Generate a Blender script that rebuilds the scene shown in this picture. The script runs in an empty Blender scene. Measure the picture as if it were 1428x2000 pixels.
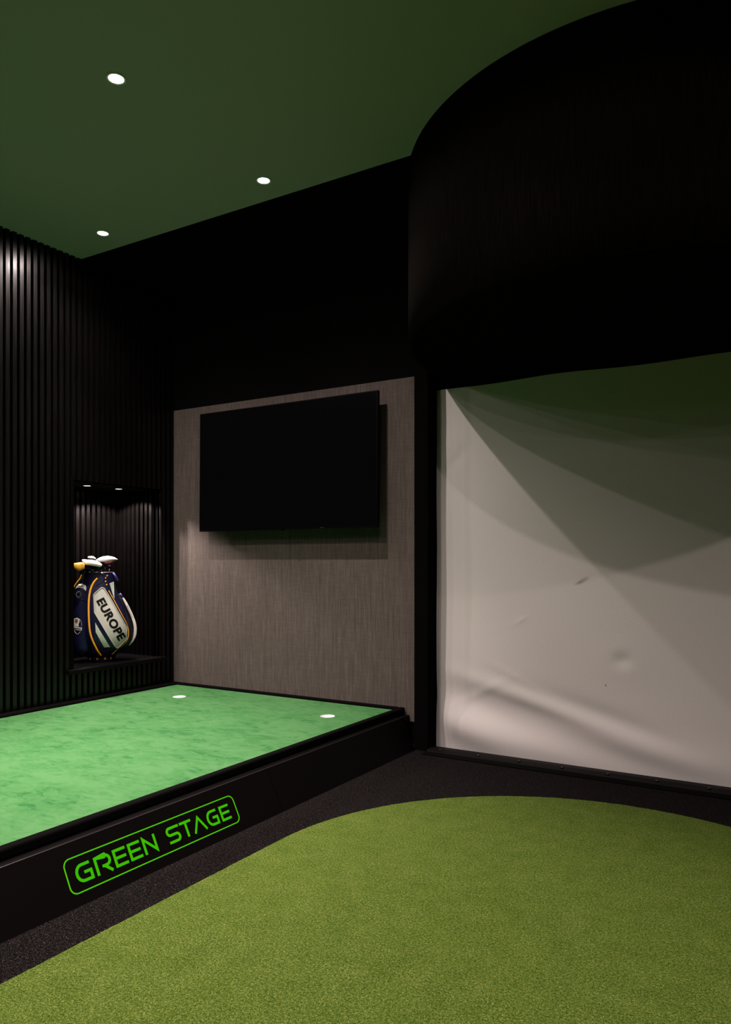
import bpy, bmesh, math, random
from mathutils import Vector, Matrix
from mathutils.bvhtree import BVHTree

random.seed(7)
R = math.radians
C = bpy.context.scene.collection
sc = bpy.context.scene

# ------------------------------------------------------------------ camera, world, exposure
S = 1.5                 # metres per layout unit
H = 0.955               # camera height in layout units
F = 1468.0              # focal length in pixels of the 1428 px wide frame


def W(x, y, z):
    """layout units (origin at the lens, y towards the screen wall) -> metres, floor at 0"""
    return Vector((x * S, y * S, (z + H) * S))


cam_d = bpy.data.cameras.new('camera')
cam = bpy.data.objects.new('camera', cam_d)
C.objects.link(cam)
cam.location = W(0, 0, 0)
cam.rotation_euler = (R(90), 0, R(31.113))
cam_d.sensor_fit = 'HORIZONTAL'
cam_d.sensor_width = 36
cam_d.lens = 36 * F / 1428
cam_d.shift_y = 97 / 1428
cam_d.clip_start = 0.02
sc.camera = cam

world = bpy.data.worlds.new('world')
sc.world = world
world.use_nodes = True
world.node_tree.nodes['Background'].inputs[0].default_value = (0, 0, 0, 1)
world.node_tree.nodes['Background'].inputs[1].default_value = 0

sc.view_settings.view_transform = 'Standard'
sc.view_settings.look = 'None'
sc.view_settings.gamma = 1
sc.view_settings.use_curve_mapping = False
sc.view_settings.exposure = 0.0
sc.cycles.use_denoising = True
sc.cycles.max_bounces = 8
sc.cycles.diffuse_bounces = 5
sc.cycles.sample_clamp_indirect = 4

LIGHT_COLOR = (1.0, 0.83, 0.775)
DOWNLIGHT_W = 600.0
FLOOD, SCATTER = 0.38, 0.032     # shares of each lamp's power in its wider flood and its faint scatter
ALCOVE_W = 118.0


# ------------------------------------------------------------------ helpers
def srgb(r, g, b, k=1.0):
    f = lambda c: ((c / 255 + 0.055) / 1.055) ** 2.4 if c > 10 else c / 255 / 12.92
    return (f(r) * k, f(g) * k, f(b) * k, 1)


def mat(name, color=(0.5, 0.5, 0.5, 1), rough=0.6, metal=0.0, spec=0.5):
    m = bpy.data.materials.new(name)
    m.use_nodes = True
    b = m.node_tree.nodes['Principled BSDF']
    b.inputs['Base Color'].default_value = color
    b.inputs['Roughness'].default_value = rough
    b.inputs['Metallic'].default_value = metal
    b.inputs['Specular IOR Level'].default_value = spec
    return m


class Nodes:
    def __init__(self, m):
        self.m = m
        self.t = m.node_tree
        self.b = self.t.nodes['Principled BSDF']
        self.co = self.t.nodes.new('ShaderNodeTexCoord')

    def mapping(self, scale=(1, 1, 1), rot=(0, 0, 0), loc=(0, 0, 0)):
        n = self.t.nodes.new('ShaderNodeMapping')
        n.inputs['Scale'].default_value = scale
        n.inputs['Rotation'].default_value = rot
        n.inputs['Location'].default_value = loc
        self.t.links.new(self.co.outputs['Object'], n.inputs['Vector'])
        return n.outputs[0]

    def noise(self, vec, scale, detail=3, rough=0.55, dist=0.0):
        n = self.t.nodes.new('ShaderNodeTexNoise')
        n.inputs['Scale'].default_value = scale
        n.inputs['Detail'].default_value = detail
        n.inputs['Roughness'].default_value = rough
        n.inputs['Distortion'].default_value = dist
        self.t.links.new(vec, n.inputs['Vector'])
        return n.outputs['Fac']

    def ramp(self, fac, stops):
        n = self.t.nodes.new('ShaderNodeValToRGB')
        e = n.color_ramp.elements
        e[0].position, e[0].color = stops[0]
        e[1].position, e[1].color = stops[-1]
        for p, c in stops[1:-1]:
            k = e.new(p)
            k.color = c
        self.t.links.new(fac, n.inputs[0])
        return n.outputs[0]

    def math(self, op, a, b=None, c=None):
        n = self.t.nodes.new('ShaderNodeMath')
        n.operation = op
        for i, v in enumerate((a, b, c)):
            if v is None:
                continue
            if isinstance(v, (int, float)):
                n.inputs[i].default_value = v
            else:
                self.t.links.new(v, n.inputs[i])
        return n.outputs[0]

    def mix(self, fac, a, b, blend='MIX'):
        n = self.t.nodes.new('ShaderNodeMix')
        n.data_type = 'RGBA'
        n.blend_type = blend
        for i, v in ((0, fac), (6, a), (7, b)):
            if isinstance(v, (int, float, tuple)):
                n.inputs[i].default_value = v
            else:
                self.t.links.new(v, n.inputs[i])
        return n.outputs[2]

    def color(self, c):
        self.t.links.new(c, self.b.inputs['Base Color'])

    def rough(self, c):
        self.t.links.new(c, self.b.inputs['Roughness'])

    def bump(self, h, strength=0.3, dist=0.01):
        n = self.t.nodes.new('ShaderNodeBump')
        n.inputs['Strength'].default_value = strength
        n.inputs['Distance'].default_value = dist
        self.t.links.new(h, n.inputs['Height'])
        self.t.links.new(n.outputs[0], self.b.inputs['Normal'])


def obj(name, bm, m, parent=None, smooth=False, bevel=0, segs=2):
    me = bpy.data.meshes.new(name)
    bmesh.ops.recalc_face_normals(bm, faces=bm.faces)
    bm.to_mesh(me)
    bm.free()
    me.materials.append(m)
    if smooth:
        for p in me.polygons:
            p.use_smooth = True
    o = bpy.data.objects.new(name, me)
    C.objects.link(o)
    if parent is not None:
        o.parent = parent
    if bevel:
        md = o.modifiers.new('bevel', 'BEVEL')
        md.width = bevel
        md.segments = segs
        md.limit_method = 'ANGLE'
        md.angle_limit = R(40)
    return o


def tag(o, label=None, cat=None, group=None, kind=None):
    for k, v in (('label', label), ('category', cat), ('group', group), ('kind', kind)):
        if v:
            o[k] = v
    return o


def thing(name, label, cat, loc=(0, 0, 0), rot=(0, 0, 0), group=None):
    o = bpy.data.objects.new(name, None)
    C.objects.link(o)
    o.location = loc
    o.rotation_euler = rot
    o.empty_display_size = 0.1
    return tag(o, label, cat, group)


def add_box(bm, a, b):
    """axis aligned box between corner points a and b (metres)"""
    x0, x1 = sorted((a[0], b[0]))
    y0, y1 = sorted((a[1], b[1]))
    z0, z1 = sorted((a[2], b[2]))
    v = [bm.verts.new(p) for p in ((x0, y0, z0), (x1, y0, z0), (x1, y1, z0), (x0, y1, z0),
                                   (x0, y0, z1), (x1, y0, z1), (x1, y1, z1), (x0, y1, z1))]
    for f in ((0, 3, 2, 1), (4, 5, 6, 7), (0, 1, 5, 4), (1, 2, 6, 5), (2, 3, 7, 6), (3, 0, 4, 7)):
        bm.faces.new([v[i] for i in f])


def box_bm(a, b):
    bm = bmesh.new()
    add_box(bm, a, b)
    return bm


def add_prism(bm, poly, vec):
    """polygon (list of 3D points) extruded along vec"""
    vec = Vector(vec)
    a = [bm.verts.new(p) for p in poly]
    b = [bm.verts.new(Vector(p) + vec) for p in poly]
    n = len(poly)
    bm.faces.new(a)
    bm.faces.new(b[::-1])
    for i in range(n):
        j = (i + 1) % n
        bm.faces.new((a[i], b[i], b[j], a[j]))


def add_tube(bm, pts, rad, n=10, caps=True):
    pts = [Vector(p) for p in pts]
    rads = rad if isinstance(rad, (list, tuple)) else [rad] * len(pts)
    rings = []
    up = None
    for i, p in enumerate(pts):
        t = (pts[min(i + 1, len(pts) - 1)] - pts[max(i - 1, 0)]).normalized()
        if up is None:
            up = Vector((0, 0, 1)) if abs(t.z) < 0.9 else Vector((1, 0, 0))
        s = t.cross(up).normalized()
        up = s.cross(t).normalized()
        rings.append([bm.verts.new(p + (s * math.cos(2 * math.pi * k / n) + up * math.sin(2 * math.pi * k / n)) * rads[i])
                      for k in range(n)])
    for a, b in zip(rings, rings[1:]):
        for k in range(n):
            bm.faces.new((a[k], a[(k + 1) % n], b[(k + 1) % n], b[k]))
    if caps:
        bm.faces.new(rings[0][::-1])
        bm.faces.new(rings[-1])


def add_lathe(bm, prof, n=40, center=(0, 0, 0)):
    """profile of (radius, z) pairs spun round z; closed at radius 0"""
    c = Vector(center)
    rings = []
    for r, z in prof:
        if r < 1e-6:
            rings.append([bm.verts.new(c + Vector((0, 0, z)))])
        else:
            rings.append([bm.verts.new(c + Vector((r * math.cos(2 * math.pi * k / n), r * math.sin(2 * math.pi * k / n), z)))
                          for k in range(n)])
    for a, b in zip(rings, rings[1:]):
        if len(a) == 1 and len(b) == 1:
            continue
        for k in range(n):
            k2 = (k + 1) % n
            if len(a) == 1:
                bm.faces.new((a[0], b[k], b[k2]))
            elif len(b) == 1:
                bm.faces.new((a[k], b[0], a[k2]))
            else:
                bm.faces.new((a[k], b[k], b[k2], a[k2]))


def smooth_path(pts, sub=6):
    """Catmull-Rom through the points (any dimension tuples)"""
    out = []
    n = len(pts)
    for i in range(n - 1):
        p0, p1, p2, p3 = (Vector(pts[max(i - 1, 0)]), Vector(pts[i]), Vector(pts[i + 1]), Vector(pts[min(i + 2, n - 1)]))
        for k in range(sub):
            t = k / sub
            out.append(0.5 * ((2 * p1) + (p2 - p0) * t + (2 * p0 - 5 * p1 + 4 * p2 - p3) * t * t + (3 * p1 - p0 - 3 * p2 + p3) * t ** 3))
    out.append(Vector(pts[-1]))
    return out


# ------------------------------------------------------------------ materials
M = {}
M['black_paint'] = mat('black_paint', (0.0012, 0.0011, 0.0011, 1), 0.9, spec=0.03)
M['black_fabric'] = mat('black_fabric', (0.0012, 0.0011, 0.0011, 1), 0.95, spec=0.02)
M['dark_trim'] = mat('dark_trim', (0.0015, 0.0013, 0.0013, 1), 0.45, spec=0.08)
M['ceiling_white'] = mat('ceiling_white', (0.40, 0.385, 0.38, 1), 0.9, spec=0.1)
M['tv_screen'] = mat('tv_screen', (0.0015, 0.0015, 0.002, 1), 0.12, spec=0.12)
M['tv_bezel'] = mat('tv_bezel', (0.0012, 0.0012, 0.0012, 1), 0.4, spec=0.06)
M['lip'] = mat('lip', (0.012, 0.010, 0.010, 1), 0.3, spec=0.5)
M['steel'] = mat('steel', (0.6, 0.6, 0.6, 1), 0.25, 1.0)
M['dark_steel'] = mat('dark_steel', (0.03, 0.03, 0.03, 1), 0.3, 1.0)
M['white_plastic'] = mat('white_plastic', (0.42, 0.40, 0.40, 1), 0.4)
M['ring_white'] = mat('ring_white', (0.75, 0.73, 0.7, 1), 0.5)


def emit(name, col, strength):
    m = mat(name, (0.8, 0.8, 0.8, 1), 0.4)
    b = m.node_tree.nodes['Principled BSDF']
    b.inputs['Emission Color'].default_value = (*col, 1)
    b.inputs['Emission Strength'].default_value = strength
    return m


M['sign_green'] = emit('sign_green', (0.095, 1.0, 0.0), 0.44)
M['sign_green'].node_tree.nodes['Principled BSDF'].inputs['Base Color'].default_value = (0.002, 0.02, 0.0, 1)
M['border_green'] = emit('border_green', (0.16, 1.0, 0.004), 0.48)
M['border_green'].node_tree.nodes['Principled BSDF'].inputs['Base Color'].default_value = (0.003, 0.03, 0.0, 1)
for k_ in ('sign_green', 'border_green'):
    M[k_].node_tree.nodes['Principled BSDF'].inputs['Specular IOR Level'].default_value = 0.03
M['lamp_lens'] = emit('lamp_lens', (1.0, 0.93, 0.9), 14)
M['alcove_lens'] = emit('alcove_lens', (1.0, 0.93, 0.9), 5)

# slatted cladding: near-black laminate with faint grain
m = mat('slat_laminate', (0.022, 0.018, 0.018, 1), 0.42, spec=0.34)
n = Nodes(m)
g = n.noise(n.mapping((60, 60, 1.5)), 3, 4)
n.color(n.ramp(g, [(0.3, (0.0009, 0.0007, 0.0007, 1)), (0.7, (0.0016, 0.0013, 0.0013, 1))]))
n.rough(n.ramp(g, [(0.3, (0.24,) * 3 + (1,)), (0.7, (0.32,) * 3 + (1,))]))
M['slat'] = m
M['slat_back'] = mat('slat_back', (0.0008, 0.0007, 0.0007, 1), 0.95, spec=0.02)

# linen: vertical slubs with a fine weave
m = mat('linen_weave', rough=0.95, spec=0.1)
n = Nodes(m)
slub = n.noise(n.mapping((160, 160, 4)), 1.0, 4, 0.7)
slub2 = n.noise(n.mapping((420, 420, 9)), 1.0, 2)
weft = n.noise(n.mapping((10, 10, 420)), 1.0, 2)
mixv = n.math('ADD', n.math('MULTIPLY', slub, 0.5), n.math('ADD', n.math('MULTIPLY', slub2, 0.3), n.math('MULTIPLY', weft, 0.2)))
n.color(n.ramp(mixv, [(0.34, (0.034, 0.0285, 0.0252, 1)), (0.5, (0.061, 0.0512, 0.0455, 1)), (0.66, (0.100, 0.085, 0.076, 1))]))
n.bump(mixv, 0.25, 0.002)
M['linen'] = m

# dark brown-black cloth of the curved hood
m = mat('hood_cloth', rough=0.95, spec=0.03)
n = Nodes(m)
slub = n.noise(n.mapping((240, 240, 6)), 1.0, 4, 0.7)
n.color(n.ramp(slub, [(0.35, (0.0020, 0.0014, 0.0012, 1)), (0.65, (0.0066, 0.0046, 0.0040, 1))]))
M['hood_cloth'] = m

# impact screen cloth: off-white with a few scuffs
m = mat('screen_cloth', rough=0.9, spec=0.1)
n = Nodes(m)
sep = n.t.nodes.new('ShaderNodeSeparateXYZ')
n.t.links.new(n.co.outputs['Object'], sep.inputs[0])


def scuff(cx, cz, rx, rz, ang):
    ca, sa = math.cos(ang), math.sin(ang)
    dx = n.math('SUBTRACT', sep.outputs[0], cx)
    dz = n.math('SUBTRACT', sep.outputs[2], cz)
    a = n.math('DIVIDE', n.math('ADD', n.math('MULTIPLY', dx, ca), n.math('MULTIPLY', dz, sa)), rx)
    b = n.math('DIVIDE', n.math('SUBTRACT', n.math('MULTIPLY', dz, ca), n.math('MULTIPLY', dx, sa)), rz)
    d = n.math('SQRT', n.math('ADD', n.math('MULTIPLY', a, a), n.math('MULTIPLY', b, b)))
    return d


weave = n.noise(n.mapping((1, 1, 1)), 420, 2)
col = n.ramp(weave, [(0.3, (0.42, 0.405, 0.392, 1)), (0.7, (0.50, 0.482, 0.468, 1))])
n.M_scuffs = []
for (cx, cz, rx, rz, ang, lo) in ((-0.935 * S, (-0.088 + H) * S, 0.062, 0.020, R(30), 0.66),
                                  (-0.955 * S, (-0.098 + H) * S, 0.045, 0.013, R(24), 0.80),
                                  (-0.832 * S, (-0.563 + H) * S, 0.005, 0.0095, 0, 0.1)):
    d = scuff(cx, cz, rx, rz, ang)
    f = n.ramp(d, [(0.35, (lo, lo, lo, 1)), (1.0, (1, 1, 1, 1))])
    col = n.mix(1.0, col, f, 'MULTIPLY')
n.color(col)
n.bump(weave, 0.08, 0.001)
M['screen_cloth'] = m

# bright green suede-like putting surface with brushed nap marks
m = mat('putting_felt', rough=1.0, spec=0.05)
n = Nodes(m)
big = n.noise(n.mapping((1.2, 2.2, 1), rot=(0, 0, R(-18))), 2.2, 5, 0.66, 0.6)
mid = n.noise(n.mapping((4.5, 8.0, 1), rot=(0, 0, R(-24))), 2.2, 4, 0.62, 0.9)
fine = n.noise(n.mapping((1, 1, 1)), 230, 3, 0.7)
v = n.math('ADD', n.math('MULTIPLY', big, 0.45), n.math('MULTIPLY', mid, 0.55))
nap = n.ramp(v, [(0.37, srgb(58, 136, 72, .24)), (0.45, srgb(94, 166, 96, .24)), (0.58, srgb(116, 182, 114, .24))])
n.color(n.mix(n.math('MULTIPLY', fine, 0.5), nap, srgb(80, 152, 86, .24)))
n.bump(fine, 0.25, 0.003)
M['putting_felt'] = m

# olive-green hitting turf: short curled fibres
m = mat('turf_fibres', rough=0.9, spec=0.04)
n = Nodes(m)
f1 = n.noise(n.mapping((1, 1, 1)), 330, 3, 0.78, 0.5)
f2 = n.noise(n.mapping((1, 1, 1), loc=(3, 5, 1)), 120, 3, 0.6)
f3 = n.noise(n.mapping((1, 1, 1)), 9, 3)
v = n.math('ADD', n.math('MULTIPLY', f1, 0.68), n.math('ADD', n.math('MULTIPLY', f2, 0.27), n.math('MULTIPLY', f3, 0.05)))
n.color(n.ramp(v, [(0.40, srgb(36, 64, 12, .268)), (0.47, srgb(82, 115, 32, .268)), (0.53, srgb(116, 144, 50, .268)), (0.63, srgb(205, 210, 128, .268))]))
n.bump(v, 0.9, 0.006)
M['turf'] = m

# black loop carpet with pale flecks
m = mat('black_carpet', rough=0.9, spec=0.03)
n = Nodes(m)
f1 = n.noise(n.mapping((1, 1, 1)), 290, 3, 0.8, 0.5)
f2 = n.noise(n.mapping((1, 1, 1), loc=(9, 2, 0)), 90, 2)
v = n.math('ADD', n.math('MULTIPLY', f1, 0.8), n.math('MULTIPLY', f2, 0.2))
n.color(n.ramp(v, [(0.47, (0.0003, 0.00025, 0.00025, 1)), (0.54, (0.0022, 0.0018, 0.0018, 1)), (0.59, (0.018, 0.0142, 0.0142, 1)), (0.66, (0.13, 0.105, 0.103, 1))]))
n.bump(v, 0.9, 0.008)
M['carpet'] = m

# black panel board of the platform front
m = mat('front_board', (0.0009, 0.0007, 0.0007, 1), 0.55, spec=0.03)
n = Nodes(m)
n.bump(n.noise(n.mapping((1, 1, 1)), 700, 2), 0.15, 0.001)
M['front_board'] = m

# ------------------------------------------------------------------ the room
XL, YB, ZC = -3.56, 3.514, 1.706          # left wall face, back wall, ceiling
XR, YF = 0.60, -1.6                        # right wall, wall behind the camera
ZF = -H
NY0, NY1, NX, NZ0, NZ1 = 2.752, 3.40, -3.96, -0.60, 0.457   # display niche in the left wall
DC, DR, DZ = (-0.62, 3.42), 1.05, 0.95     # curved hood over the screen


def slat_backing(o, n_box):
    """the first n_box boxes of a cladding mesh are its matt backing board"""
    o.data.materials.append(M['slat_back'])
    for p in o.data.polygons[:n_box * 6]:
        p.material_index = 1
    return o


def struct(name, bm, m, label=None, **k):
    return tag(obj(name, bm, m, **k), label, None, None, 'structure')


struct('floor', box_bm(W(-4.1, YF - .1, ZF - .06), W(XR + .1, YB + .1, ZF)), M['carpet'], 'black flecked carpet floor')
struct('ceiling', box_bm(W(-4.1, YF - .1, ZC), W(XR + .1, 2.80, ZC + .06)), M['ceiling_white'], 'plain flat ceiling with recessed downlights')
struct('wall_back', box_bm(W(-4.1, YB, ZF), W(XR + .1, YB + .08, ZC)), M['black_paint'], 'black back wall')
struct('wall_right', box_bm(W(XR, YF - .1, ZF), W(XR + .08, YB, ZC)), M['black_paint'], 'black right wall')
struct('wall_front', box_bm(W(-4.1, YF - .1, ZF), W(XR, YF, ZC)), M['black_paint'], 'black wall behind the viewer')

# left wall: backing board round the niche opening plus vertical slats
SD, PITCH, SW = 0.017, 0.0396, 0.0222      # slat depth, pitch, width (layout units)
bm = bmesh.new()
xb = XL - SD
add_box(bm, W(xb - .06, YF, ZF), W(xb, NY0, ZC))
add_box(bm, W(xb - .06, NY1, ZF), W(xb, YB, ZC))
add_box(bm, W(xb - .06, NY0, ZF), W(xb, NY1, NZ0 - .03))
add_box(bm, W(xb - .06, NY0, NZ1), W(xb, NY1, ZC))
for a, b in ((NY0 - .022, NY0 - .002), (NY1 + .001, NY1 + .019)):      # corner boards of the opening
    add_box(bm, W(xb, a, NZ0 - .03), W(XL - .0005, b, NZ1 + .015))
y = 2.3397 - PITCH * 99
while y < YB - SW:
    a, b = y, y + SW
    y += PITCH
    if a < YF + .02:
        continue
    if b <= NY0 + .004 or a >= NY1 - .004:
        add_box(bm, W(xb - .001, a, ZF), W(XL, b, ZC))
    else:
        add_box(bm, W(xb - .001, a, ZF), W(XL, b, NZ0 - .03))
        add_box(bm, W(xb - .001, a, NZ1), W(XL, b, ZC))
slat_backing(struct('wall_left', bm, M['slat'], 'black vertically slatted left wall'), 6)

# the ceiling strip along the back wall is painted black
struct('trim_1', box_bm(W(-4.1, 2.80, ZC), W(XR + .1, YB + .1, ZC + .06)), M['black_paint'], 'black painted strip of ceiling along the back wall')
# black fabric post between the linen panel and the screen
struct('trim_2', box_bm(W(-1.7625, 3.40, ZF), W(-1.688, YB, ZC)), M['black_fabric'], 'black padded post left of the screen')

# ------------------------------------------------------------------ display niche (lining of the recess)
niche = thing('display_alcove', 'black slat-lined alcove recessed in the left wall around the golf bag', 'alcove', W(NX, (NY0 + NY1) / 2, NZ0))


def at(parent, bm):
    bmesh.ops.translate(bm, vec=-parent.location, verts=bm.verts)
    return bm


bm = bmesh.new()
add_box(bm, W(NX - SD - .03, NY0 - .03, NZ0 - .02), W(NX - SD, NY1 + SD + .03, NZ1 + .03))
y = NY0 + .0075
while y < NY1:
    add_box(bm, W(NX - SD, y, NZ0), W(NX, y + SW, NZ1))
    y += PITCH
slat_backing(obj('back_lining', at(niche, bm), M['slat'], niche), 1)
bm = bmesh.new()
add_box(bm, W(NX - SD, NY1 + SD, NZ0 - .02), W(XL - .012, NY1 + SD + .03, NZ1 + .03))
x = NX + .012
while x + SW < XL - .004:
    add_box(bm, W(x, NY1, NZ0), W(x + SW, NY1 + SD, NZ1))
    x += PITCH
slat_backing(obj('side_lining', at(niche, bm), M['slat'], niche), 1)
bm = bmesh.new()
add_box(bm, W(NX - SD, NY0 - .03, NZ0 - .02), W(XL - .012, NY0 - .001, NZ1 + .03))
slat_backing(obj('side_lining', at(niche, bm), M['slat'], niche), 1)
bm = bmesh.new()
add_box(bm, W(NX - SD, NY0 - .001, NZ1), W(XL - SD, NY1 + SD, NZ1 + .03))
obj('top_lining', at(niche, bm), M['black_paint'], niche)

# shelf board with its lip running past the opening
bm = bmesh.new()
z0, z1 = NZ0 - .026, NZ0
poly = [(NX, NY0), (XL - .02, NY0), (XL + .001, NY0), (XL + .001, 2.700), (XL + .027, 2.700), (XL + .027, 3.418), (XL + .001, 3.418), (XL + .001, NY1), (NX, NY1)]
add_prism(bm, [W(px, py, z0) for px, py in poly], Vector((0, 0, (z1 - z0) * S)))
tag(obj('alcove_shelf', bm, M['dark_trim'], bevel=0.004), 'black shelf board in the wall alcove, carrying the golf bag', 'shelf')


# ------------------------------------------------------------------ recessed lamps
def downlight(x, y, label, name='ceiling_downlight', z=ZC, r=0.026, power=DOWNLIGHT_W, cone=66, blend=1.0, wide=True, lens='lamp_lens', group='recessed ceiling downlights', cat='downlight', drop=0.004):
    t = thing(name, label, cat, W(x, y, z), group=group)
    R_ = r * S
    bm = bmesh.new()
    add_lathe(bm, [(R_, 0.0), (R_ * 1.32, 0.0), (R_ * 1.34, -0.003), (R_ * 1.28, -0.006), (R_ * 1.05, -0.005), (R_, -0.002), (R_, 0.0)], 40)
    obj('trim_ring', bm, M['ring_white'] if name == 'ceiling_downlight' else M['dark_trim'], t, True)
    bm = bmesh.new()
    add_lathe(bm, [(0, -0.0035), (R_ * 0.6, -0.0032), (R_ * 0.99, -0.0015), (R_ * 0.99, -0.0002), (0, -0.0002)], 36)
    obj('lens', bm, M[lens], t, True)
    ld = bpy.data.lights.new('lamp', 'SPOT')
    ld.energy = power
    ld.color = LIGHT_COLOR
    ld.spot_size = R(cone)
    ld.spot_blend = blend
    ld.shadow_soft_size = 0.018
    lo = bpy.data.objects.new('lamp', ld)
    C.objects.link(lo)
    lo.parent = t
    lo.location = (0, 0, -drop - 0.008)
    for nm, share, angle, soft in ((('lamp_flood', FLOOD, 134, 1.0), ('lamp_scatter', SCATTER, 174, 0.35)) if wide else ()):
        l2 = ld.copy()
        l2.energy = power * share
        l2.spot_size = R(angle)
        l2.spot_blend = soft
        o2 = bpy.data.objects.new(nm, l2)
        C.objects.link(o2)
        o2.parent = t
        o2.location = lo.location
    return t


downlight(-3.183, 2.635, 'recessed downlight in the ceiling corner nearest the slatted wall')
downlight(-2.127, 2.642, 'recessed downlight in the ceiling beside the black ceiling strip above the television')
downlight(-2.124, 1.816, 'largest recessed downlight, left of centre in the open ceiling')
downlight(-3.183, 1.816, 'recessed downlight just out of the left edge, near the slatted wall')
downlight(-3.183, 0.990, 'recessed downlight over the near half of the putting platform by the slatted wall')
downlight(-2.127, 0.990, 'recessed downlight over the near half of the putting platform edge')
downlight(-3.183, -0.30, 'recessed downlight behind the viewer by the slatted wall', power=DOWNLIGHT_W * .5)
downlight(-2.127, -0.30, 'recessed downlight behind the viewer over the platform edge', power=DOWNLIGHT_W * .5)
downlight(-1.085, 1.62, 'recessed downlight in front of the curved hood, left one of the pair')
downlight(0.060, 1.62, 'recessed downlight in front of the curved hood, right one of the pair', power=DOWNLIGHT_W * .8)
downlight(-1.085, 0.36, 'recessed downlight over the hitting turf, left of the viewer', power=DOWNLIGHT_W * .7)
downlight(0.060, 0.36, 'recessed downlight over the hitting turf, right beside the viewer', power=DOWNLIGHT_W * .5)

for (ax, ay, lab) in ((-3.76, 2.997, 'small round spotlight in the alcove top, the left one above the golf bag'),
                      (-3.76, 3.235, 'small round spotlight in the alcove top, the right one near the alcove corner')):
    downlight(ax, ay, lab, 'alcove_spotlight', NZ1, 0.024, ALCOVE_W, 138, 0.25, False, 'alcove_lens', 'alcove spotlights', 'spotlight')

# ------------------------------------------------------------------ curved hood over the screen
hood = thing('curved_hood', 'black half-round fabric hood hanging from the ceiling around the screen top', 'hood', W(DC[0], DC[1], DZ))
N = 96
arc = [(DC[0] + DR * math.cos(R(180 + 180 * k / N)), DC[1] + DR * math.sin(R(180 + 180 * k / N))) for k in range(N + 1)]
outer = [(DC[0] - DR, YB - .002)] + arc + [(DC[0] + DR, YB - .002)]
inner = [(DC[0] + (px - DC[0]) * (1 - .02 / DR), DC[1] + (py - DC[1]) * (1 - .02 / DR) if py < DC[1] else py) for px, py in outer]
bm = bmesh.new()
for (p, q), (pi, qi) in zip(zip(outer, outer[1:]), zip(inner, inner[1:])):
    vs = [bm.verts.new(W(*c, zz)) for c, zz in ((p, DZ), (q, DZ), (q, ZC - .001), (p, ZC - .001))]
    bm.faces.new(vs)
    vi = [bm.verts.new(W(*c, zz)) for c, zz in ((pi, DZ), (qi, DZ), (qi, ZC - .001), (pi, ZC - .001))]
    bm.faces.new(vi[::-1])
    bm.faces.new((vs[1], vs[0], vi[0], vi[1]))
    bm.faces.new((vs[2], vs[3], vi[3], vi[2]))
bmesh.ops.remove_doubles(bm, verts=bm.verts, dist=1e-5)
obj('curtain', at(hood, bm), M['hood_cloth'], hood, True)
bm = bmesh.new()
add_prism(bm, [W(px, py, DZ + .012) for px, py in inner], Vector((0, 0, .015 * S)))
obj('underside', at(hood, bm), M['black_fabric'], hood)

# ------------------------------------------------------------------ impact screen
SX0, SX1, SZ0, SZ1 = -1.692, 0.46, -0.951, 0.885


def gauss(x, z, cx, cz, sx, sz, ang=0):
    ca, sa = math.cos(ang), math.sin(ang)
    dx, dz = x - cx, z - cz
    a, b = (dx * ca + dz * sa) / sx, (-dx * sa + dz * ca) / sz
    return math.exp(-0.5 * (a * a + b * b))


def screen_relief(x, z):
    """how far the loose cloth stands out from the wall (layout units)"""
    e = min(1, (x - SX0) / .10) * min(1, (SX1 - x) / .10)
    e = max(e, 0)
    y = 0.016
    # loose lower hem: a long roll running down to the right, with folds in it
    y += .018 * gauss(x, z, -1.30, -.86, .38, .055, R(-10)) * e
    y += .013 * gauss(x, z, -1.05, -.70, .30, .030, R(-14)) * e
    y += .010 * gauss(x, z, -.86, -.80, .26, .034, R(-13)) * e
    y -= .010 * gauss(x, z, -1.16, -.735, .30, .040, R(-14)) * e
    y -= .009 * gauss(x, z, -.82, -.72, .25, .032, R(-16)) * e
    y += .010 * gauss(x, z, -.55, -.84, .30, .05, R(-8)) * e
    y += .0018 * gauss(x, z, -1.42, -.64, .10, .016, R(28)) * e
    y += .0014 * gauss(x, z, -1.26, -.56, .11, .013, R(-24)) * e
    y += .017 * gauss(x, z, -1.42, -.89, .22, .065, R(-22)) * e
    y -= .006 * gauss(x, z, -1.40, -.735, .22, .035, R(-18)) * e
    # ball dent
    y -= .007 * gauss(x, z, -.758, -.445, .030, .024)
    y += .0025 * gauss(x, z, -.758, -.445, .075, .06)
    # small scars and broad waves
    y += .0016 * gauss(x, z, -1.235, -.285, .03, .006, R(35))
    y += .0022 * math.sin(x * 5.1 + z * 2.3) + .0018 * math.sin(z * 7.7 - x * 3.0 + 1.2)
    y += .0022 * gauss(x, z, -1.60, .60, .05, .05, R(40)) - .002 * gauss(x, z, -1.57, .52, .06, .02, R(45))
    # hem strip down the left side
    if x > SX0 + .155:
        y += .0012
    # pulled back at the frame side, wavy there
    k = max(0, 1 - (x - SX0) / .045)
    y -= k * (.010 + .004 * math.sin(z * 9 + 1))
    return max(y, .003)


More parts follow.
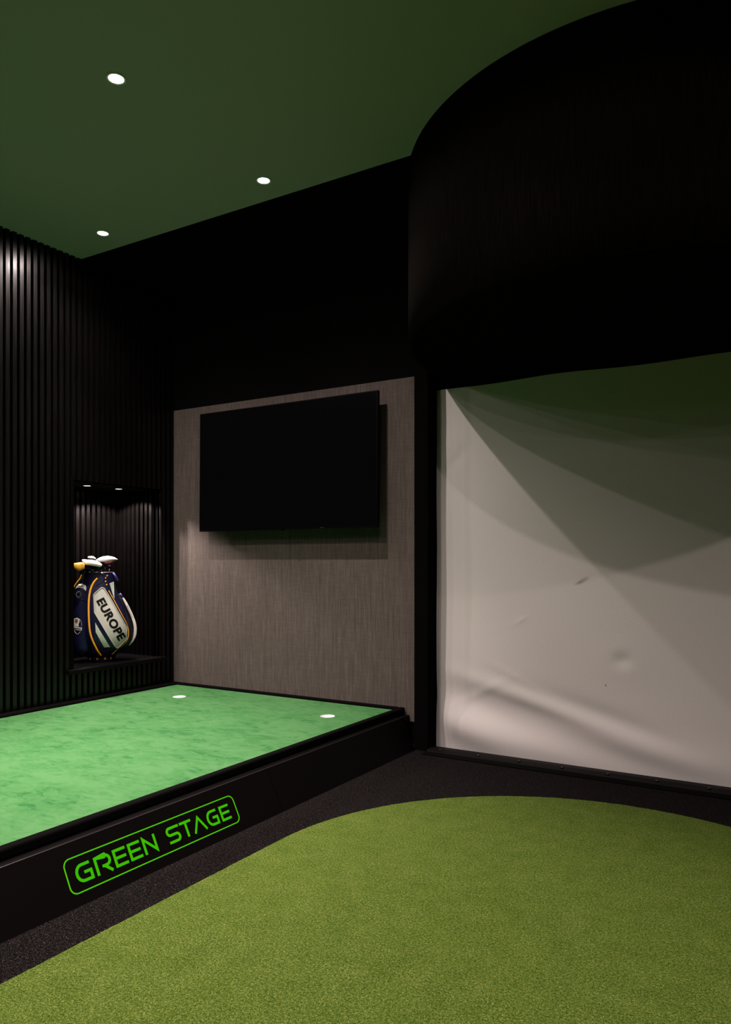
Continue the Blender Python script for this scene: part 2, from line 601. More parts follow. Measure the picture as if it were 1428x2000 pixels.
bm = bmesh.new()
nx, nz = 260, 220
grid = []
for j in range(nz + 1):
    row = []
    for i in range(nx + 1):
        x = SX0 + (SX1 - SX0) * (i / nx)
        z = SZ0 + (SZ1 - SZ0) * (j / nz)
        xx = x
        if i == 0:
            xx += .004 * math.sin(z * 8) + .003 * math.sin(z * 17 + 1)
        if j == nz:
            z += .006 * math.sin(x * 7.5) * math.sin(x * 2.1 + .6) - .004
        row.append(bm.verts.new(W(xx, YB - screen_relief(x, z), z)))
    grid.append(row)
for j in range(nz):
    for i in range(nx):
        bm.faces.new((grid[j][i], grid[j][i + 1], grid[j + 1][i + 1], grid[j + 1][i]))
scr = obj('impact_screen', bm, M['screen_cloth'], smooth=True)
tag(scr, 'large off-white cloth impact screen filling the right bay under the curved hood', 'impact screen')

# low black bar across the foot of the screen
bar = thing('foot_bar', 'low black bar with bolts along the floor at the foot of the screen', 'bar', W(-.6, 3.44, ZF))
bm = bmesh.new()
prof = [(3.470, ZF), (3.470, ZF + .012), (3.462, ZF + .016), (3.450, ZF + .019), (3.415, ZF + .017), (3.392, ZF + .010), (3.388, ZF)]
add_prism(bm, [W(-1.686, py, pz) for py, pz in prof], Vector(((.58 + 1.686) * S, 0, 0)))
obj('rail', at(bar, bm), M['dark_trim'], bar)
for k in range(11):
    bx = -1.62 + k * .205
    bm = bmesh.new()
    add_lathe(bm, [(0, .006), (.006, .005), (.011, .001), (.011, -.002), (0, -.002)], 16, W(bx, 3.405, ZF + .0155))
    obj('bolt', at(bar, bm), M['dark_steel'], bar, True)
bm = bmesh.new()
add_box(bm, W(-1.686, 3.330, ZF), W(.58, 3.388, ZF + .004))
obj('floor_strip', at(bar, bm), M['black_fabric'], bar)

# ------------------------------------------------------------------ linen panel behind the television
bm = box_bm(W(XL + .002, YB - .008, -.84), W(-1.779, YB, .971))
tag(obj('linen_wall_panel', bm, M['linen']), 'grey-brown linen covered wall panel behind the television', 'wall panel')

# ------------------------------------------------------------------ television
TY = 3.42
tv = thing('television', 'large black flat-screen television on the linen wall panel', 'television', W(-2.622, TY, .544), (R(-0.5), 0, 0))
tw, th_ = 1.262 * S / 2, .722 * S / 2
bm = box_bm((-tw, 0, -th_), (tw, .035, th_))
obj('housing', bm, M['tv_bezel'], tv, bevel=0.004)
bm = box_bm((-tw + .009, -.0015, -th_ + .014), (tw - .009, .001, th_ - .009))
obj('screen', bm, M['tv_screen'], tv)
bm = box_bm((-.35, .034, -.20), (.35, YB * S - TY * S - .013, .20))
obj('wall_mount', bm, M['tv_bezel'], tv)
bm = box_bm((.40, -.003, -th_ + .004), (.44, .0, -th_ + .0085))
obj('badge', bm, M['steel'], tv)
bm = box_bm((-.012, -.002, -th_ - .008), (.012, .02, -th_ + .001))
obj('sensor_tab', bm, M['tv_bezel'], tv)

# ------------------------------------------------------------------ putting platform
PX, PB = -1.832, -1.752     # top lip and foot of the sloping front
LEDGE = -.800
PY0 = -1.2
plat = thing('putting_platform', 'raised putting platform with bright green felt top and black sloping front', 'platform', W(-2.7, 1.2, ZF))
bm = box_bm(W(XL + .001, PY0, ZF), W(PX - .012, 3.502, LEDGE - .006))
obj('deck', at(plat, bm), M['dark_trim'], plat)
SEAM = 3.44 / S
for (a, b) in ((PY0, SEAM - .0012), (SEAM + .0012, 3.394)):
    bm = bmesh.new()
    prof = [(PB, ZF), (PX + .0006, LEDGE - .0016), (PX - .0015, LEDGE), (PX - .040, LEDGE), (PX - .040, LEDGE - .007), (PX - .012, LEDGE - .007), (PX - .012, ZF)]
    add_prism(bm, [W(px, a, pz) for px, pz in prof], Vector((0, (b - a) * S, 0)))
    obj('front_panel', at(plat, bm), M['front_board'], plat)
bm = bmesh.new()
add_tube(bm, [W(PX - .0012, PY0, LEDGE - .0012), W(PX - .0012, 3.394, LEDGE - .0012)], .0035, 12)
obj('edge_trim', at(plat, bm), M['lip'], plat, True)
# raised black rim
RT, RX1, RX0, RY1 = -.767, -1.866, -3.545, 3.500
MX1, MX0, MY1 = -1.900, -3.488, 3.462
MZ = -.780
for nm, a, b in (('rim', (MX1, PY0), (RX1, RY1)), ('rim', (RX0, PY0), (MX0, RY1)), ('rim', (MX0, MY1), (MX1, RY1))):
    bm = box_bm(W(a[0], a[1], LEDGE), W(b[0], b[1], RT))
    obj(nm, at(plat, bm), M['black_fabric'], plat, bevel=0.012, segs=3)
# felt with two real cups cut into it
HOLES = ((-3.162, 3.158), (-2.123, 3.147))
HR = .0362
cu = bpy.data.curves.new('felt_outline', 'CURVE')
cu.dimensions = '2D'
cu.fill_mode = 'FRONT'


def poly_spline(pts):
    sp = cu.splines.new('POLY')
    sp.points.add(len(pts) - 1)
    for p, q in zip(sp.points, pts):
        p.co = (q[0], q[1], 0, 1)
    sp.use_cyclic_u = True


poly_spline([(x * S, y * S) for x, y in ((MX0, PY0), (MX1, PY0), (MX1, MY1), (MX0, MY1))])
for hx, hy in HOLES:
    poly_spline([((hx + HR * math.cos(2 * math.pi * k / 48)) * S, (hy + HR * math.sin(2 * math.pi * k / 48)) * S) for k in range(48)])
tmp = bpy.data.objects.new('felt_outline', cu)
C.objects.link(tmp)
me = bpy.data.meshes.new_from_object(tmp.evaluated_get(bpy.context.evaluated_depsgraph_get()))
bpy.data.objects.remove(tmp)
bm = bmesh.new()
bm.from_mesh(me)
bmesh.ops.translate(bm, vec=Vector((0, 0, (MZ + H) * S)), verts=bm.verts)
obj('putting_surface', at(plat, bm), M['putting_felt'], plat)['label'] = 'bright green felt top'
for (hx, hy), lab in zip(HOLES, ('white putting cup near the slatted wall', 'white putting cup near the platform front')):
    bm = bmesh.new()
    r_ = HR * S
    add_lathe(bm, [(r_ * 1.03, 0.0015), (r_, 0.0015), (r_ * .99, -.012), (0, -.013), (0, -.016), (r_ * 1.03, -.016), (r_ * 1.03, 0.0015)], 48, W(hx, hy, MZ))
    obj('cup', at(plat, bm), M['white_plastic'], plat, True)['label'] = lab

# ------------------------------------------------------------------ lettered sign on the platform front
fd = Vector((PB - PX, 0, ZF - LEDGE)).normalized()          # down the sloping face
fn = Vector((0, 1, 0)).cross(fd)                             # its normal
if fn.x < 0:
    fn = -fn
FT = W(PX, 0, LEDGE)


def face(y, s, off=0.0):
    return Vector((FT.x, y, FT.z)) + fd * s + fn * off


sign = thing('lettered_sign', 'bright green GREEN STAGE lettering in a rounded outline on the black platform front', 'sign', face(2.57, .14))
THK = 0.002


def ribbon(bm, pts, w, closed=False):
    """stroke of width w along 2D points (y, s), mitred, with thickness"""
    P = [Vector(p) for p in pts]
    n_ = len(P)
    left, right = [], []
    for i in range(n_):
        a = P[i - 1] if (i > 0 or closed) else None
        b = P[(i + 1) % n_] if (i < n_ - 1 or closed) else None
        d1 = (P[i] - a).normalized() if a is not None else None
        d2 = (b - P[i]).normalized() if b is not None else None
        if d1 is None:
            d1 = d2
        if d2 is None:
            d2 = d1
        n1 = Vector((-d1.y, d1.x))
        n2 = Vector((-d2.y, d2.x))
        mm = (n1 + n2)
        mm = mm / max(mm.length_squared, 1e-6) * 2
        if mm.length > 2.4:
            mm = mm.normalized() * 2.4
        left.append(P[i] + mm * w / 2)
        right.append(P[i] - mm * w / 2)
    rings = []
    for l, r_ in zip(left, right):
        rings.append([bm.verts.new(face(l.x, l.y, 0.0004)), bm.verts.new(face(r_.x, r_.y, 0.0004)),
                      bm.verts.new(face(r_.x, r_.y, THK)), bm.verts.new(face(l.x, l.y, THK))])
    rng = range(n_) if closed else range(n_ - 1)
    for i in rng:
        a, b = rings[i], rings[(i + 1) % n_]
        for k in range(4):
            bm.faces.new((a[k], a[(k + 1) % 4], b[(k + 1) % 4], b[k]))
    if not closed:
        bm.faces.new(rings[0][::-1])
        bm.faces.new(rings[-1])


def arc2(cx, cy, rx, ry, a0, a1, k=10):
    return [(cx + rx * math.cos(R(a0 + (a1 - a0) * i / k)), cy + ry * math.sin(R(a0 + (a1 - a0) * i / k))) for i in range(k + 1)]


bm = bmesh.new()
y0, y1, s0, s1, rr, bw = 2.040, 3.098, .066, .211, .032, .0052
pts = arc2(y0 + rr, s0 + rr, rr, rr, 180, 270) + arc2(y1 - rr, s0 + rr, rr, rr, 270, 360) + arc2(y1 - rr, s1 - rr, rr, rr, 0, 90) + arc2(y0 + rr, s1 - rr, rr, rr, 90, 180)
ribbon(bm, pts, bw, True)
obj('outline', at(sign, bm), M['border_green'], sign)
ST = .0125                       # stroke width
c0, c1 = .100 + ST / 2, .179 - ST / 2
cm = (c0 + c1) / 2


def strokes(ch, a, b):
    a += ST / 2
    b -= ST / 2
    w = b - a
    if ch == 'G':
        r_ = (c1 - c0) / 2
        return [[(b, c0)] + [(a + r_ - .004 + (px), py) for px, py in [(x_, y_) for x_, y_ in arc2(0, cm, r_ - .004, r_, 270, 90)]] + [(b, c1), (b, cm), (b - w * .48, cm)]]
    if ch == 'R':
        r_ = (c1 - c0) * .31
        return [[(a, c1 + ST / 2), (a, c0), (b - r_, c0)] + arc2(b - r_, c0 + r_, r_, r_, -90, 90) + [(a + w * .40, c0 + 2 * r_)],
                [(a + w * .55, c0 + 2 * r_), (b + .002, c1 + ST / 2)]]
    if ch == 'E':
        return [[(b + ST / 2, c0), (a, c0), (a, c1), (b + ST / 2, c1)], [(a, cm), (b + ST / 4, cm)]]
    if ch == 'N':
        return [[(a, c1 + ST / 2), (a, c0), (b, c1), (b, c0 - ST / 2)]]
    if ch == 'S':
        r_ = (c1 - c0) / 4
        return [[(b + ST / 2, c0)] + arc2(a + r_, c0 + r_, r_, r_, 270, 90) + arc2(b - r_, c1 - r_, r_, r_, -90, 90) + [(a, c1)]]
    if ch == 'T':
        return [[(a - ST / 2, c0), (b + ST / 2, c0)], [((a + b) / 2, c0), ((a + b) / 2, c1 + ST / 2)]]
    if ch == 'A':
        return [[(a, c1 + ST / 2), ((a + b) / 2, c0 + .002), (b, c1 + ST / 2)]]


for ch, a, b in (('G', 2.082, 2.165), ('R', 2.182, 2.268), ('E', 2.283, 2.353), ('E', 2.3675, 2.437), ('N', 2.452, 2.531),
                 ('S', 2.600, 2.684), ('T', 2.693, 2.769), ('A', 2.770, 2.866), ('G', 2.876, 2.957), ('E', 2.976, 3.046)):
    bm = bmesh.new()
    for s_ in strokes(ch, a, b):
        ribbon(bm, s_, ST * (.92 if ch == 'A' else 1))
    obj('letter', at(sign, bm), M['sign_green'], sign)

# ------------------------------------------------------------------ hitting turf
TC, TR = (-.592, 2.043), .978
bm = bmesh.new()
edge = []
for k in range(361):
    a = R(180 - k * .5)
    rr_ = TR + random.uniform(-.0012, .0012)
    edge.append((TC[0] + rr_ * math.cos(a), TC[1] + rr_ * math.sin(a)))
left = [(TC[0] - TR + random.uniform(-.001, .001), TC[1] - .012 * k) for k in range(270, 0, -1)]
poly = left + edge + [(TC[0] + TR, TC[1] - 3.24)]
add_prism(bm, [W(px, py, ZF + .0005) for px, py in poly], Vector((0, 0, .010 * S)))
tag(obj('hitting_turf', bm, M['turf'], bevel=0.006), 'olive green artificial turf mat with rounded end on the black carpet', 'turf mat')

# ------------------------------------------------------------------ golf bag on the alcove shelf
M['navy'] = mat('navy_leather', (0.0025, 0.003, 0.019, 1), 0.36, spec=0.3)
M['navy_dark'] = mat('navy_dark', (0.002, 0.0022, 0.006, 1), 0.5, spec=0.3)
M['black_rubber'] = mat('black_rubber', (0.002, 0.002, 0.002, 1), 0.6, spec=0.08)
M['gold'] = mat('gold_piping', (0.62, 0.29, 0.012, 1), 0.45)
M['bag_white'] = mat('bag_white', (0.30, 0.31, 0.27, 1), 0.5)
M['strap_white'] = mat('strap_white', (0.46, 0.44, 0.42, 1), 0.5)
M['navy_bright'] = mat('navy_bright', (0.016, 0.013, 0.09, 1), 0.35, spec=0.4)
M['bag_silver'] = mat('bag_silver', (0.5, 0.5, 0.47, 1), 0.45)
M['head_white'] = mat('head_white', (0.85, 0.84, 0.83, 1), 0.35)
M['head_red'] = mat('head_red', (0.16, 0.02, 0.03, 1), 0.4)
M['head_orange'] = mat('head_orange', (0.85, 0.42, 0.06, 1), 0.35, 0.35)
M['crest_grey'] = mat('crest_grey', (0.42, 0.40, 0.38, 1), 0.5)
m = mat('honeycomb_panel', (0.5, 0.55, 0.47, 1), 0.45)
n = Nodes(m)
vo = n.t.nodes.new('ShaderNodeTexVoronoi')
vo.inputs['Scale'].default_value = 70
vo.inputs['Randomness'].default_value = 0.15
n.t.links.new(n.mapping((1, .2, 1)), vo.inputs['Vector'])
n.color(n.ramp(vo.outputs['Distance'], [(0.15, (0.50, 0.53, 0.44, 1)), (0.6, (0.26, 0.32, 0.25, 1))]))
n.bump(vo.outputs['Distance'], 0.5, 0.004)
M['honeycomb'] = m

BAG = W(-3.735, 3.045, NZ0) + Vector((.637, .771, 0)) * .030
bag = thing('golf_bag', 'navy and white tour golf bag with EUROPE lettering and gold piping on the alcove shelf', 'golf bag', BAG, (0, 0, R(50.4)))
KU, KW = .004378, .004644     # metres per measured step across and up


def U(a):                     # bag coordinates: across (right), from the bag's centre line
    return (a - 195) * KU


def V(b):                     # bag coordinates: up from the shelf
    return (1290 - b) * KW


ROWS = [(1290, 173, 223), (1281, 170, 226), (1276, 166, 230), (1268, 158, 238), (1256, 153, 247), (1240, 150, 253), (1220, 149, 253), (1195, 150, 246), (1172, 152, 236), (1150, 156, 228), (1136, 160, 225), (1126, 163, 224), (1119, 163, 222)]


def loft(rows, depth, cy=0.0, n_=48, power=2.4, open_top=0.0):
    bm = bmesh.new()
    rings = []
    pr = smooth_path([(r_[0], r_[1], r_[2]) for r_ in rows], 4)
    for r_ in pr:
        cx, hw = (U(r_[1]) + U(r_[2])) / 2, (U(r_[2]) - U(r_[1])) / 2
        hd = hw * depth
        ring = []
        for k in range(n_):
            a = 2 * math.pi * k / n_
            ca, sa = math.cos(a), math.sin(a)
            ex = 2 / power
            ring.append(bm.verts.new((cx + hw * abs(ca) ** ex * (1 if ca > 0 else -1), cy + hd * abs(sa) ** ex * (1 if sa > 0 else -1), V(r_[0]))))
        rings.append(ring)
    if open_top:
        base = [v.co.copy() for v in rings[-1]]
        c = sum(base, Vector()) / n_
        rings.append([bm.verts.new(c + (p - c) * .88) for p in base])
        rings.append([bm.verts.new(c + (p - c) * .84 - Vector((0, 0, open_top))) for p in base])
    for a, b in zip(rings, rings[1:]):
        for k in range(n_):
            bm.faces.new((a[k], a[(k + 1) % n_], b[(k + 1) % n_], b[k]))
    bm.faces.new(rings[0][::-1])
    bm.faces.new(rings[-1])
    bmesh.ops.recalc_face_normals(bm, faces=bm.faces)
    return bm


body_bm = loft(ROWS, .80, open_top=.06)
pocket_bm = loft([(1276, 152, 160), (1272, 148, 172), (1258, 144, 176), (1225, 142, 175), (1190, 142, 173), (1166, 144, 172), (1156, 146, 171), (1146, 149, 170), (1141, 152, 168), (1138, 156, 165)], 1.0, -.085, 36)
side_bm = loft([(1272, 232, 242), (1264, 228, 252), (1250, 228, 260), (1232, 230, 262), (1212, 230, 258), (1190, 230, 249), (1172, 230, 241), (1160, 229, 235)], 1.6, .02, 36)
bm = body_bm.copy()
tree = BVHTree.FromBMesh(body_bm)
ptree = BVHTree.FromBMesh(pocket_bm)
stree = BVHTree.FromBMesh(side_bm)
bm.free()
obj('body', body_bm, M['navy'], bag, True)
front_pocket = obj('front_pocket', pocket_bm, M['navy'], bag, True)
side_pocket = obj('side_pocket', side_bm, M['navy_dark'], bag, True)


def hit(u_, w_, off=0.003, trees=(tree,), fallback=-.09):
    best = None
    for t_ in trees:
        h = t_.ray_cast(Vector((u_, -2, w_)), Vector((0, 1, 0)))
        if h[0] is not None and (best is None or h[0].y < best[0].y):
            best = h
    if best is None:
        return Vector((u_, fallback, w_))
    return Vector((u_, best[0].y - off, w_))


def patch(name, pts, m_, off=0.004, thick=0.003, parent=bag, trees=(tree,), cuts=4, bevel=0.0):
    """outline in bag steps, laid on the bag's surface as a thin sewn-on panel"""
    bm = bmesh.new()
    vs = [bm.verts.new((U(a), 0, V(b))) for a, b in pts]
    bm.faces.new(vs).normal_update()
    bmesh.ops.triangulate(bm, faces=bm.faces)
    for _ in range(cuts):
        long_e = [e for e in bm.edges if e.calc_length() > .014]
        if not long_e:
            break
        bmesh.ops.subdivide_edges(bm, edges=long_e, cuts=1)
        bmesh.ops.triangulate(bm, faces=bm.faces)
    for v in bm.verts:
        v.co = hit(v.co.x, v.co.z, off, trees)
    for f in bm.faces:
        f.normal_update()
        if f.normal.y > 0:
            f.normal_flip()
    res = bmesh.ops.extrude_face_region(bm, geom=list(bm.faces))
    bmesh.ops.translate(bm, vec=(0, thick, 0), verts=[g_ for g_ in res['geom'] if isinstance(g_, bmesh.types.BMVert)])
    return obj(name, bm, m_, parent)


def cord(name, pts, rad, m_, parent=bag, trees=(tree,), off=0.002, sub=6, fallback=-.09):
    path = [hit(U(p.x), V(p.y), off, trees, fallback) for p in smooth_path(pts, sub)]
    bm = bmesh.new()
    add_tube(bm, path, rad, 8)
    return obj(name, bm, m_, parent, True)


# big lettered panel, its raised edge and its letters
PAN = [(198, 1146), (203, 1147.5), (214, 1165), (247, 1224), (247.5, 1246), (244, 1250), (231, 1262), (227, 1263), (223, 1258), (184.5, 1193), (183, 1160), (185, 1157)]
pan = patch('name_panel', PAN, M['bag_white'], .006, .005)
rim_pts = PAN + [PAN[0]]
path = [hit(U(a), V(b), .007) for i in range(len(PAN)) for a, b in [(rim_pts[i][0] + (rim_pts[i + 1][0] - rim_pts[i][0]) * k / 5, rim_pts[i][1] + (rim_pts[i + 1][1] - rim_pts[i][1]) * k / 5) for k in range(5)]]
bm = bmesh.new()
add_tube(bm, path + [path[0]], .005, 8)
obj('panel_edge', bm, M['bag_white'], pan, True)
tc = bpy.data.curves.new('lettering', 'FONT')
tc.body = 'EUROPE'
tc.size = 1.0
tc.offset = 0.040
tc.space_character = 1.08
to = bpy.data.objects.new('lettering', tc)
C.objects.link(to)
tme = bpy.data.meshes.new_from_object(to.evaluated_get(bpy.context.evaluated_depsgraph_get()))
bpy.data.objects.remove(to)
xs = [v.co.x for v in tme.vertices]
ys = [v.co.y for v in tme.vertices]
p0 = Vector((U(187.5), V(1171.5)))           # lower left of the first E
p1 = Vector((U(231.0), V(1249.5)))           # lower right end of the last E
dirv = (p1 - p0)
ln = dirv.length
dirv.normalize()
upv = Vector((-dirv.y, dirv.x))
bm = bmesh.new()
bm.from_mesh(tme)
for v in bm.verts:
    q = p0 + dirv * ((v.co.x - min(xs)) / (max(xs) - min(xs)) * ln) + upv * ((v.co.y - min(ys)) / (max(ys) - min(ys)) * .074)
    v.co = Vector((q.x, 0, q.y))
for _ in range(2):
    bmesh.ops.subdivide_edges(bm, edges=[e for e in bm.edges if e.calc_length() > .02], cuts=1)
bmesh.ops.triangulate(bm, faces=bm.faces)
for v in bm.verts:
    v.co = hit(v.co.x, v.co.z, .0085)
obj('lettering', bm, M['black_rubber'], pan)
# honeycomb panels
patch('honeycomb_panel', [(186, 1212), (187, 1230), (203, 1260), (214.5, 1260), (189, 1217)], M['honeycomb'], .005)
patch('honeycomb_panel', [(213.5, 1138), (222, 1135), (223, 1168), (220, 1160)], M['honeycomb'], .005, trees=(tree, stree))
# piping
cord('piping', [(190, 1128), (182, 1138), (176, 1154), (173.5, 1178), (174.5, 1215), (178, 1238), (188, 1262), (197, 1277)], .009, M['gold'])
cord('piping', [(212, 1152), (224, 1174), (238, 1200), (247, 1217), (250.5, 1230), (250, 1244), (243, 1256), (231, 1264), (218, 1276)], .0035, M['gold'], trees=(tree, stree))
cord('piping', [(160, 1122), (157, 1129), (150, 1138), (145, 1146)], .007, M['gold'], fallback=-.07, trees=(tree, ptree))


def star(cx, cy, r_, rot=0, squash=1.0):
    return [(cx + squash * (r_ if k % 2 == 0 else r_ * .42) * math.sin(rot + math.pi * k / 5), cy - (r_ if k % 2 == 0 else r_ * .42) * math.cos(rot + math.pi * k / 5)) for k in range(10)]


for sx, q in ((176, .8), (190, 1), (205, 1), (216.5, .7)):
    patch('star', star(sx, 1283.5, 2.7, 0, q), M['gold'], .006, .003)
for sx, sy in ((209, 1123), (206, 1127.5), (206, 1134), (208, 1140.5)):
    patch('star', star(sx, sy, 2.0), M['gold'], .006, .003)
# front pocket: badge, ring of stars, crest
patch('badge', [(148, 1148), (150, 1143), (155, 1139), (161, 1138.5), (167, 1141), (169, 1146), (168.5, 1152), (163, 1147), (156, 1145), (151, 1146)], M['bag_white'], .003, .002, front_pocket, (ptree, tree))
patch('badge_script', [(152.5, 1143.6), (156, 1141.2), (158, 1142.8), (161, 1141.2), (164, 1143.6), (161, 1143), (158.5, 1144), (156, 1143)], M['navy_dark'], .0045, .001, front_pocket, (ptree, tree))
bm = bmesh.new()
for k in range(12):
    a = 2 * math.pi * k / 12
    c = hit(U(154.5 + 4.4 * math.sin(a)), V(1158.5 - 5.2 * math.cos(a)), .002, (ptree,))
    bmesh.ops.create_icosphere(bm, subdivisions=1, radius=.0028, matrix=Matrix.Translation(c))
obj('star_ring', bm, M['bag_silver'], front_pocket)
cord('zip', [(145, 1169), (150, 1167), (158, 1167), (165, 1169.5), (171, 1173)], .0028, M['navy'], front_pocket, (ptree,))
crest = patch('crest', [(143.5, 1207), (147, 1203.5), (152, 1202.5), (156, 1204.5), (156.5, 1210), (154.5, 1214), (155, 1219), (145.5, 1219), (146, 1213), (144.5, 1210)], M['crest_grey'], .003, .002, front_pocket, (ptree,), )
patch('crest_centre', [(148, 1205), (153, 1205), (153.5, 1209), (150.5, 1213), (147.5, 1209)], mat('crest_brown', (.12, .05, .03, 1), .5), .0045, .001, crest, (ptree,))
patch('crest_banner', [(143, 1219.5), (161, 1221), (160.5, 1226.5), (143.5, 1225)], M['crest_grey'], .003, .002, crest, (ptree,))
patch('crest_banner_line', [(145, 1221.8), (159, 1222.8), (158.8, 1224.3), (145.2, 1223.3)], M['navy_dark'], .0045, .001, crest, (ptree,))
cord('crest_outline', [(155, 1204), (158.5, 1208), (160, 1214), (160, 1219)], .0014, M['crest_grey'], crest, (ptree,))
cord('crest_outline', [(146.5, 1227), (149, 1231), (152.5, 1233.5), (156, 1231), (158, 1228)], .0014, M['crest_grey'], crest, (ptree,))

# white side strap curving round the side pocket
sp = smooth_path([(239.5, 1166), (246, 1177), (252, 1189), (258, 1202), (263, 1217), (264.5, 1229), (263.5, 1241), (259, 1252), (252, 1261)], 6)
bm = bmesh.new()
rows_ = []
wid = [.012, .020, .021, .022, .024, .025, .023, .016, .004]
for i, p in enumerate(sp):
    t_ = i / (len(sp) - 1) * (len(wid) - 1)
    k = min(int(t_), len(wid) - 2)
    w_ = (wid[k] + (wid[k + 1] - wid[k]) * (t_ - k)) / 2
    q = sp[min(i + 1, len(sp) - 1)] - sp[max(i - 1, 0)]
    tv_ = Vector((q.x * KU, -q.y * KW)).normalized()
    nv = Vector((-tv_.y, tv_.x))
    c = Vector((U(p.x), V(p.y)))
    a_, b_ = c + nv * w_, c - nv * w_
    rows_.append([bm.verts.new((a_.x, -.045, a_.y)), bm.verts.new((b_.x, -.055, b_.y)), bm.verts.new((b_.x, -.02, b_.y)), bm.verts.new((a_.x, -.02, a_.y))])
for a_, b_ in zip(rows_, rows_[1:]):
    for k in range(4):
        bm.faces.new((a_[k], a_[(k + 1) % 4], b_[(k + 1) % 4], b_[k]))
bm.faces.new(rows_[0][::-1])
bm.faces.new(rows_[-1])
strap = obj('shoulder_strap', bm, M['strap_white'], bag)
bm = bmesh.new()
for k in range(9):
    f_ = k / 8
    px, py = 248.6 + 9.8 * f_, 1183 + 22 * f_
    c = Vector((U(px), -.052, V(py)))
    bmesh.ops.create_cube(bm, size=1, matrix=Matrix.Translation(c) @ Matrix.Rotation(R(28), 4, 'Y') @ Matrix.Diagonal((.006, .004, .0045, 1)))
obj('strap_lettering', bm, M['black_rubber'], strap)
bm = bmesh.new()
add_tube(bm, [(U(234), -.04, V(1158)), (U(236.5), -.045, V(1162)), (U(239.5), -.045, V(1167))], [.006, .011, .008], 10)
obj('strap_end', bm, M['navy_bright'], strap, True)

# collar, carry handle and top hardware
bm = bmesh.new()
top = [Vector((U(192.5) + .1305 * math.cos(a) * 1.0, .104 * math.sin(a), V(1118))) for a in [2 * math.pi * k / 48 for k in range(49)]]
add_tube(bm, top, .009, 8)
obj('collar', bm, M['navy_dark'], bag, True)
bm = bmesh.new()
add_tube(bm, [(U(219), -.05, V(1119)), (U(222), -.07, V(1120)), (U(225.5), -.075, V(1126)), (U(229), -.07, V(1132)), (U(231.5), -.05, V(1136))], [.008, .011, .012, .012, .010], 10)
obj('handle', bm, M['navy_bright'], bag, True)
bm = bmesh.new()
add_tube(bm, [(U(196), -.10, V(1119)), (U(199), -.108, V(1118)), (U(202.5), -.10, V(1119.5))], [.006, .009, .006], 10)
obj('clip', bm, M['steel'], bag, True)
cord('handle_loop', [(203, 1121), (203.5, 1127), (200, 1133), (192, 1139), (187, 1143)], .0045, M['navy'])

# ------------------------------------------------------------------ clubs standing in the bag
BM_ = Matrix.Translation(BAG) @ Matrix.Rotation(R(50.4), 4, 'Z')


def club(label, sh, head, hm, extra=None):
    """sh: shaft foot and top in bag steps with depth; head: list of (a, b) rows in bag steps"""
    org = BM_ @ Vector((U(sh[0]), sh[2], V(1125)))
    t = thing('golf_club', label, 'golf club', org, (0, 0, R(50.4)), 'clubs in the golf bag')
    loc = lambda a, y_, b: Vector((U(a) - U(sh[0]), y_ - sh[2], V(b) - V(1125)))
    bm = bmesh.new()
    add_tube(bm, [loc(sh[0], sh[2], 1126), loc(sh[1], sh[3], head[0][2] + 1)], .006, 10)
    obj('shaft', bm, M['dark_steel'], t, True)
    # head: stacked super-ellipse sections running from toe to heel
    bm = bmesh.new()
    rings = []
    for a, b_top, b_bot, y_f, y_b in head:
        ring = []
        for k in range(20):
            an = 2 * math.pi * k / 20
            ca, sa = math.cos(an), math.sin(an)
            yc, yr = (y_f + y_b) / 2, (y_b - y_f) / 2
            bc, br = (b_top + b_bot) / 2, (b_bot - b_top) / 2
            ring.append(bm.verts.new(loc(a, yc + yr * abs(ca) ** .6 * (1 if ca > 0 else -1), bc - br * abs(sa) ** .7 * (1 if sa > 0 else -1))))
        rings.append(ring)
    for p, q in zip(rings, rings[1:]):
        for k in range(20):
            bm.faces.new((p[k], p[(k + 1) % 20], q[(k + 1) % 20], q[k]))
    bm.faces.new(rings[0][::-1])
    bm.faces.new(rings[-1])
    obj('club_head', bm, hm, t, True)
    if extra:
        nm, rows, m2 = extra
        bm = bmesh.new()
        add_tube(bm, [loc(a, y_, b) for a, b, y_, r_ in rows], [r_ for *_, r_ in rows], 10)
        obj(nm, bm, m2, t, True)
    return t


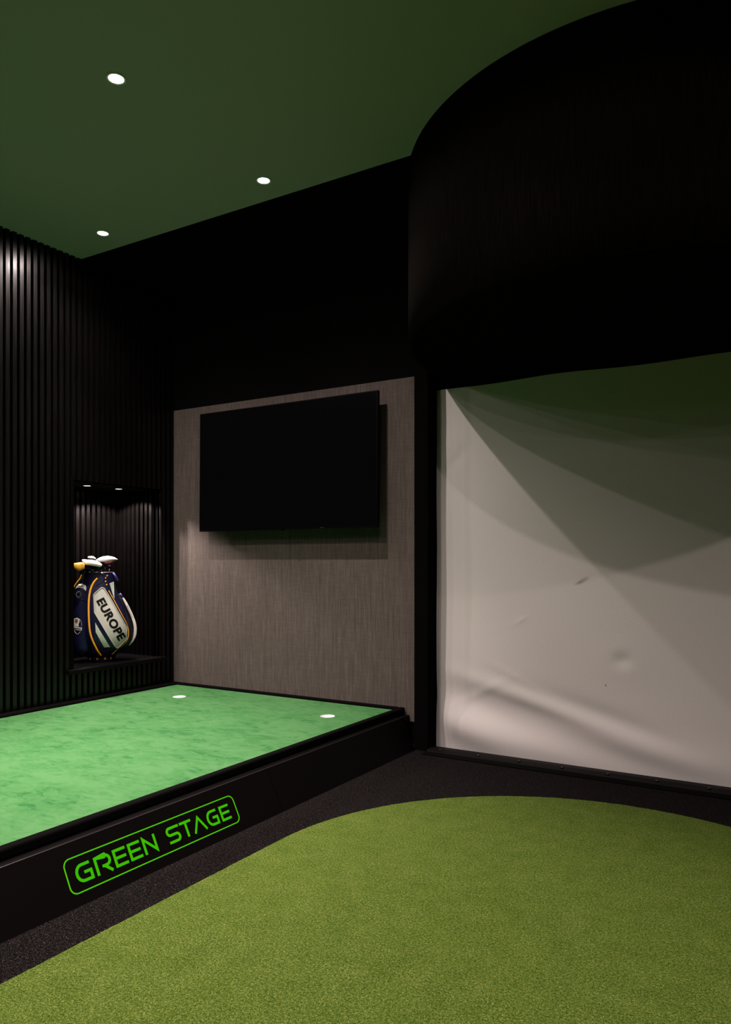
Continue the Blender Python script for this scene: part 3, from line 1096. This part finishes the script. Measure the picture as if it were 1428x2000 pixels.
club('orange and white headed golf club leaning out leftmost over the bag rim', (172, 166, -.03, -.12),
     [(143.2, 1101, 1104, -.22, -.19), (146, 1099.5, 1108, -.24, -.19), (150, 1098.5, 1112, -.25, -.185), (158, 1097.5, 1113, -.25, -.185), (162, 1097.5, 1111, -.24, -.185), (166, 1101, 1110, -.22, -.19)],
     M['head_orange'], ('hosel', [(162, 1106, -.21, .014), (167, 1111, -.14, .012), (172, 1121, -.04, .008)], M['black_rubber']))
club('golf club with a wide flat white head lying across the bag top', (186, 184, -.02, -.06),
     [(160.5, 1092.5, 1094.5, -.13, -.08), (163, 1092, 1100, -.16, -.05), (168, 1092.2, 1102.8, -.17, -.04), (178, 1093, 1104, -.17, -.03), (188, 1094.5, 1105.5, -.16, -.03), (195, 1098, 1107, -.14, -.04), (199, 1101.5, 1105, -.11, -.06)],
     M['head_white'], ('sole', [(166, 1103, -.10, .012), (178, 1106, -.10, .014), (194, 1107.5, -.09, .010)], M['black_rubber']))
club('golf club with a small grey head at the back of the bag top', (183, 180, .02, .03),
     [(171, 1087, 1089, .01, .04), (173, 1085.8, 1092, .0, .05), (179, 1085, 1093.5, -.01, .06), (183, 1086.3, 1094, -.01, .06), (187, 1089.5, 1093, .0, .03)],
     M['bag_silver'], ('stripe', [(172, 1090.3, .0, .005), (180, 1091, -.012, .006), (186, 1092, -.002, .005)], M['black_rubber']))
club('golf club with the largest white head, red underneath, rising right over the bag', (205, 205, .02, .06),
     [(187.5, 1092.5, 1095, .04, .07), (191, 1090, 1096.5, .01, .10), (196, 1087.5, 1097.3, .0, .12), (203, 1085.6, 1097.5, .0, .13), (210, 1085.0, 1096.6, .0, .13), (217, 1085.6, 1094.8, .01, .13), (224, 1087.8, 1093.6, .02, .11), (230, 1091.3, 1092.6, .05, .08)],
     M['head_white'], ('sole', [(204, 1098.3, .03, .016), (213, 1097.6, .03, .018), (221, 1095.3, .04, .012), (228, 1093, .06, .005)], M['head_red']))
for a0, a1, y_, b in ((166, 163, -.07, 1112), (174, 172, -.06, 1110), (180, 179, -.03, 1112), (212, 214, .0, 1103), (198, 198, .03, 1104)):
    org = BM_ @ Vector((U(a0), y_, V(1125)))
    t = thing('golf_club', {166: 'dark club grip at the left rim of the golf bag', 174: 'dark club grip just right of the leftmost grip in the golf bag', 180: 'dark club grip under the flat white head', 212: 'dark club shaft under the largest white head', 198: 'dark club shaft between the flat and the largest white heads'}[a0], 'golf club', org, (0, 0, R(50.4)), 'clubs in the golf bag')
    bm = bmesh.new()
    add_tube(bm, [Vector((0, 0, -.005)), Vector((U(a1) - U(a0), 0, V(b + 5) - V(1125)))], .008, 10)
    obj('shaft', bm, M['dark_steel'], t, True)
    bm = bmesh.new()
    add_tube(bm, [Vector((U(a1) - U(a0), 0, V(b + 6) - V(1125))), Vector((U(a1) - U(a0), 0, V(b) - V(1125)))], [.011, .013], 10)
    obj('grip', bm, M['black_rubber'], t, True)
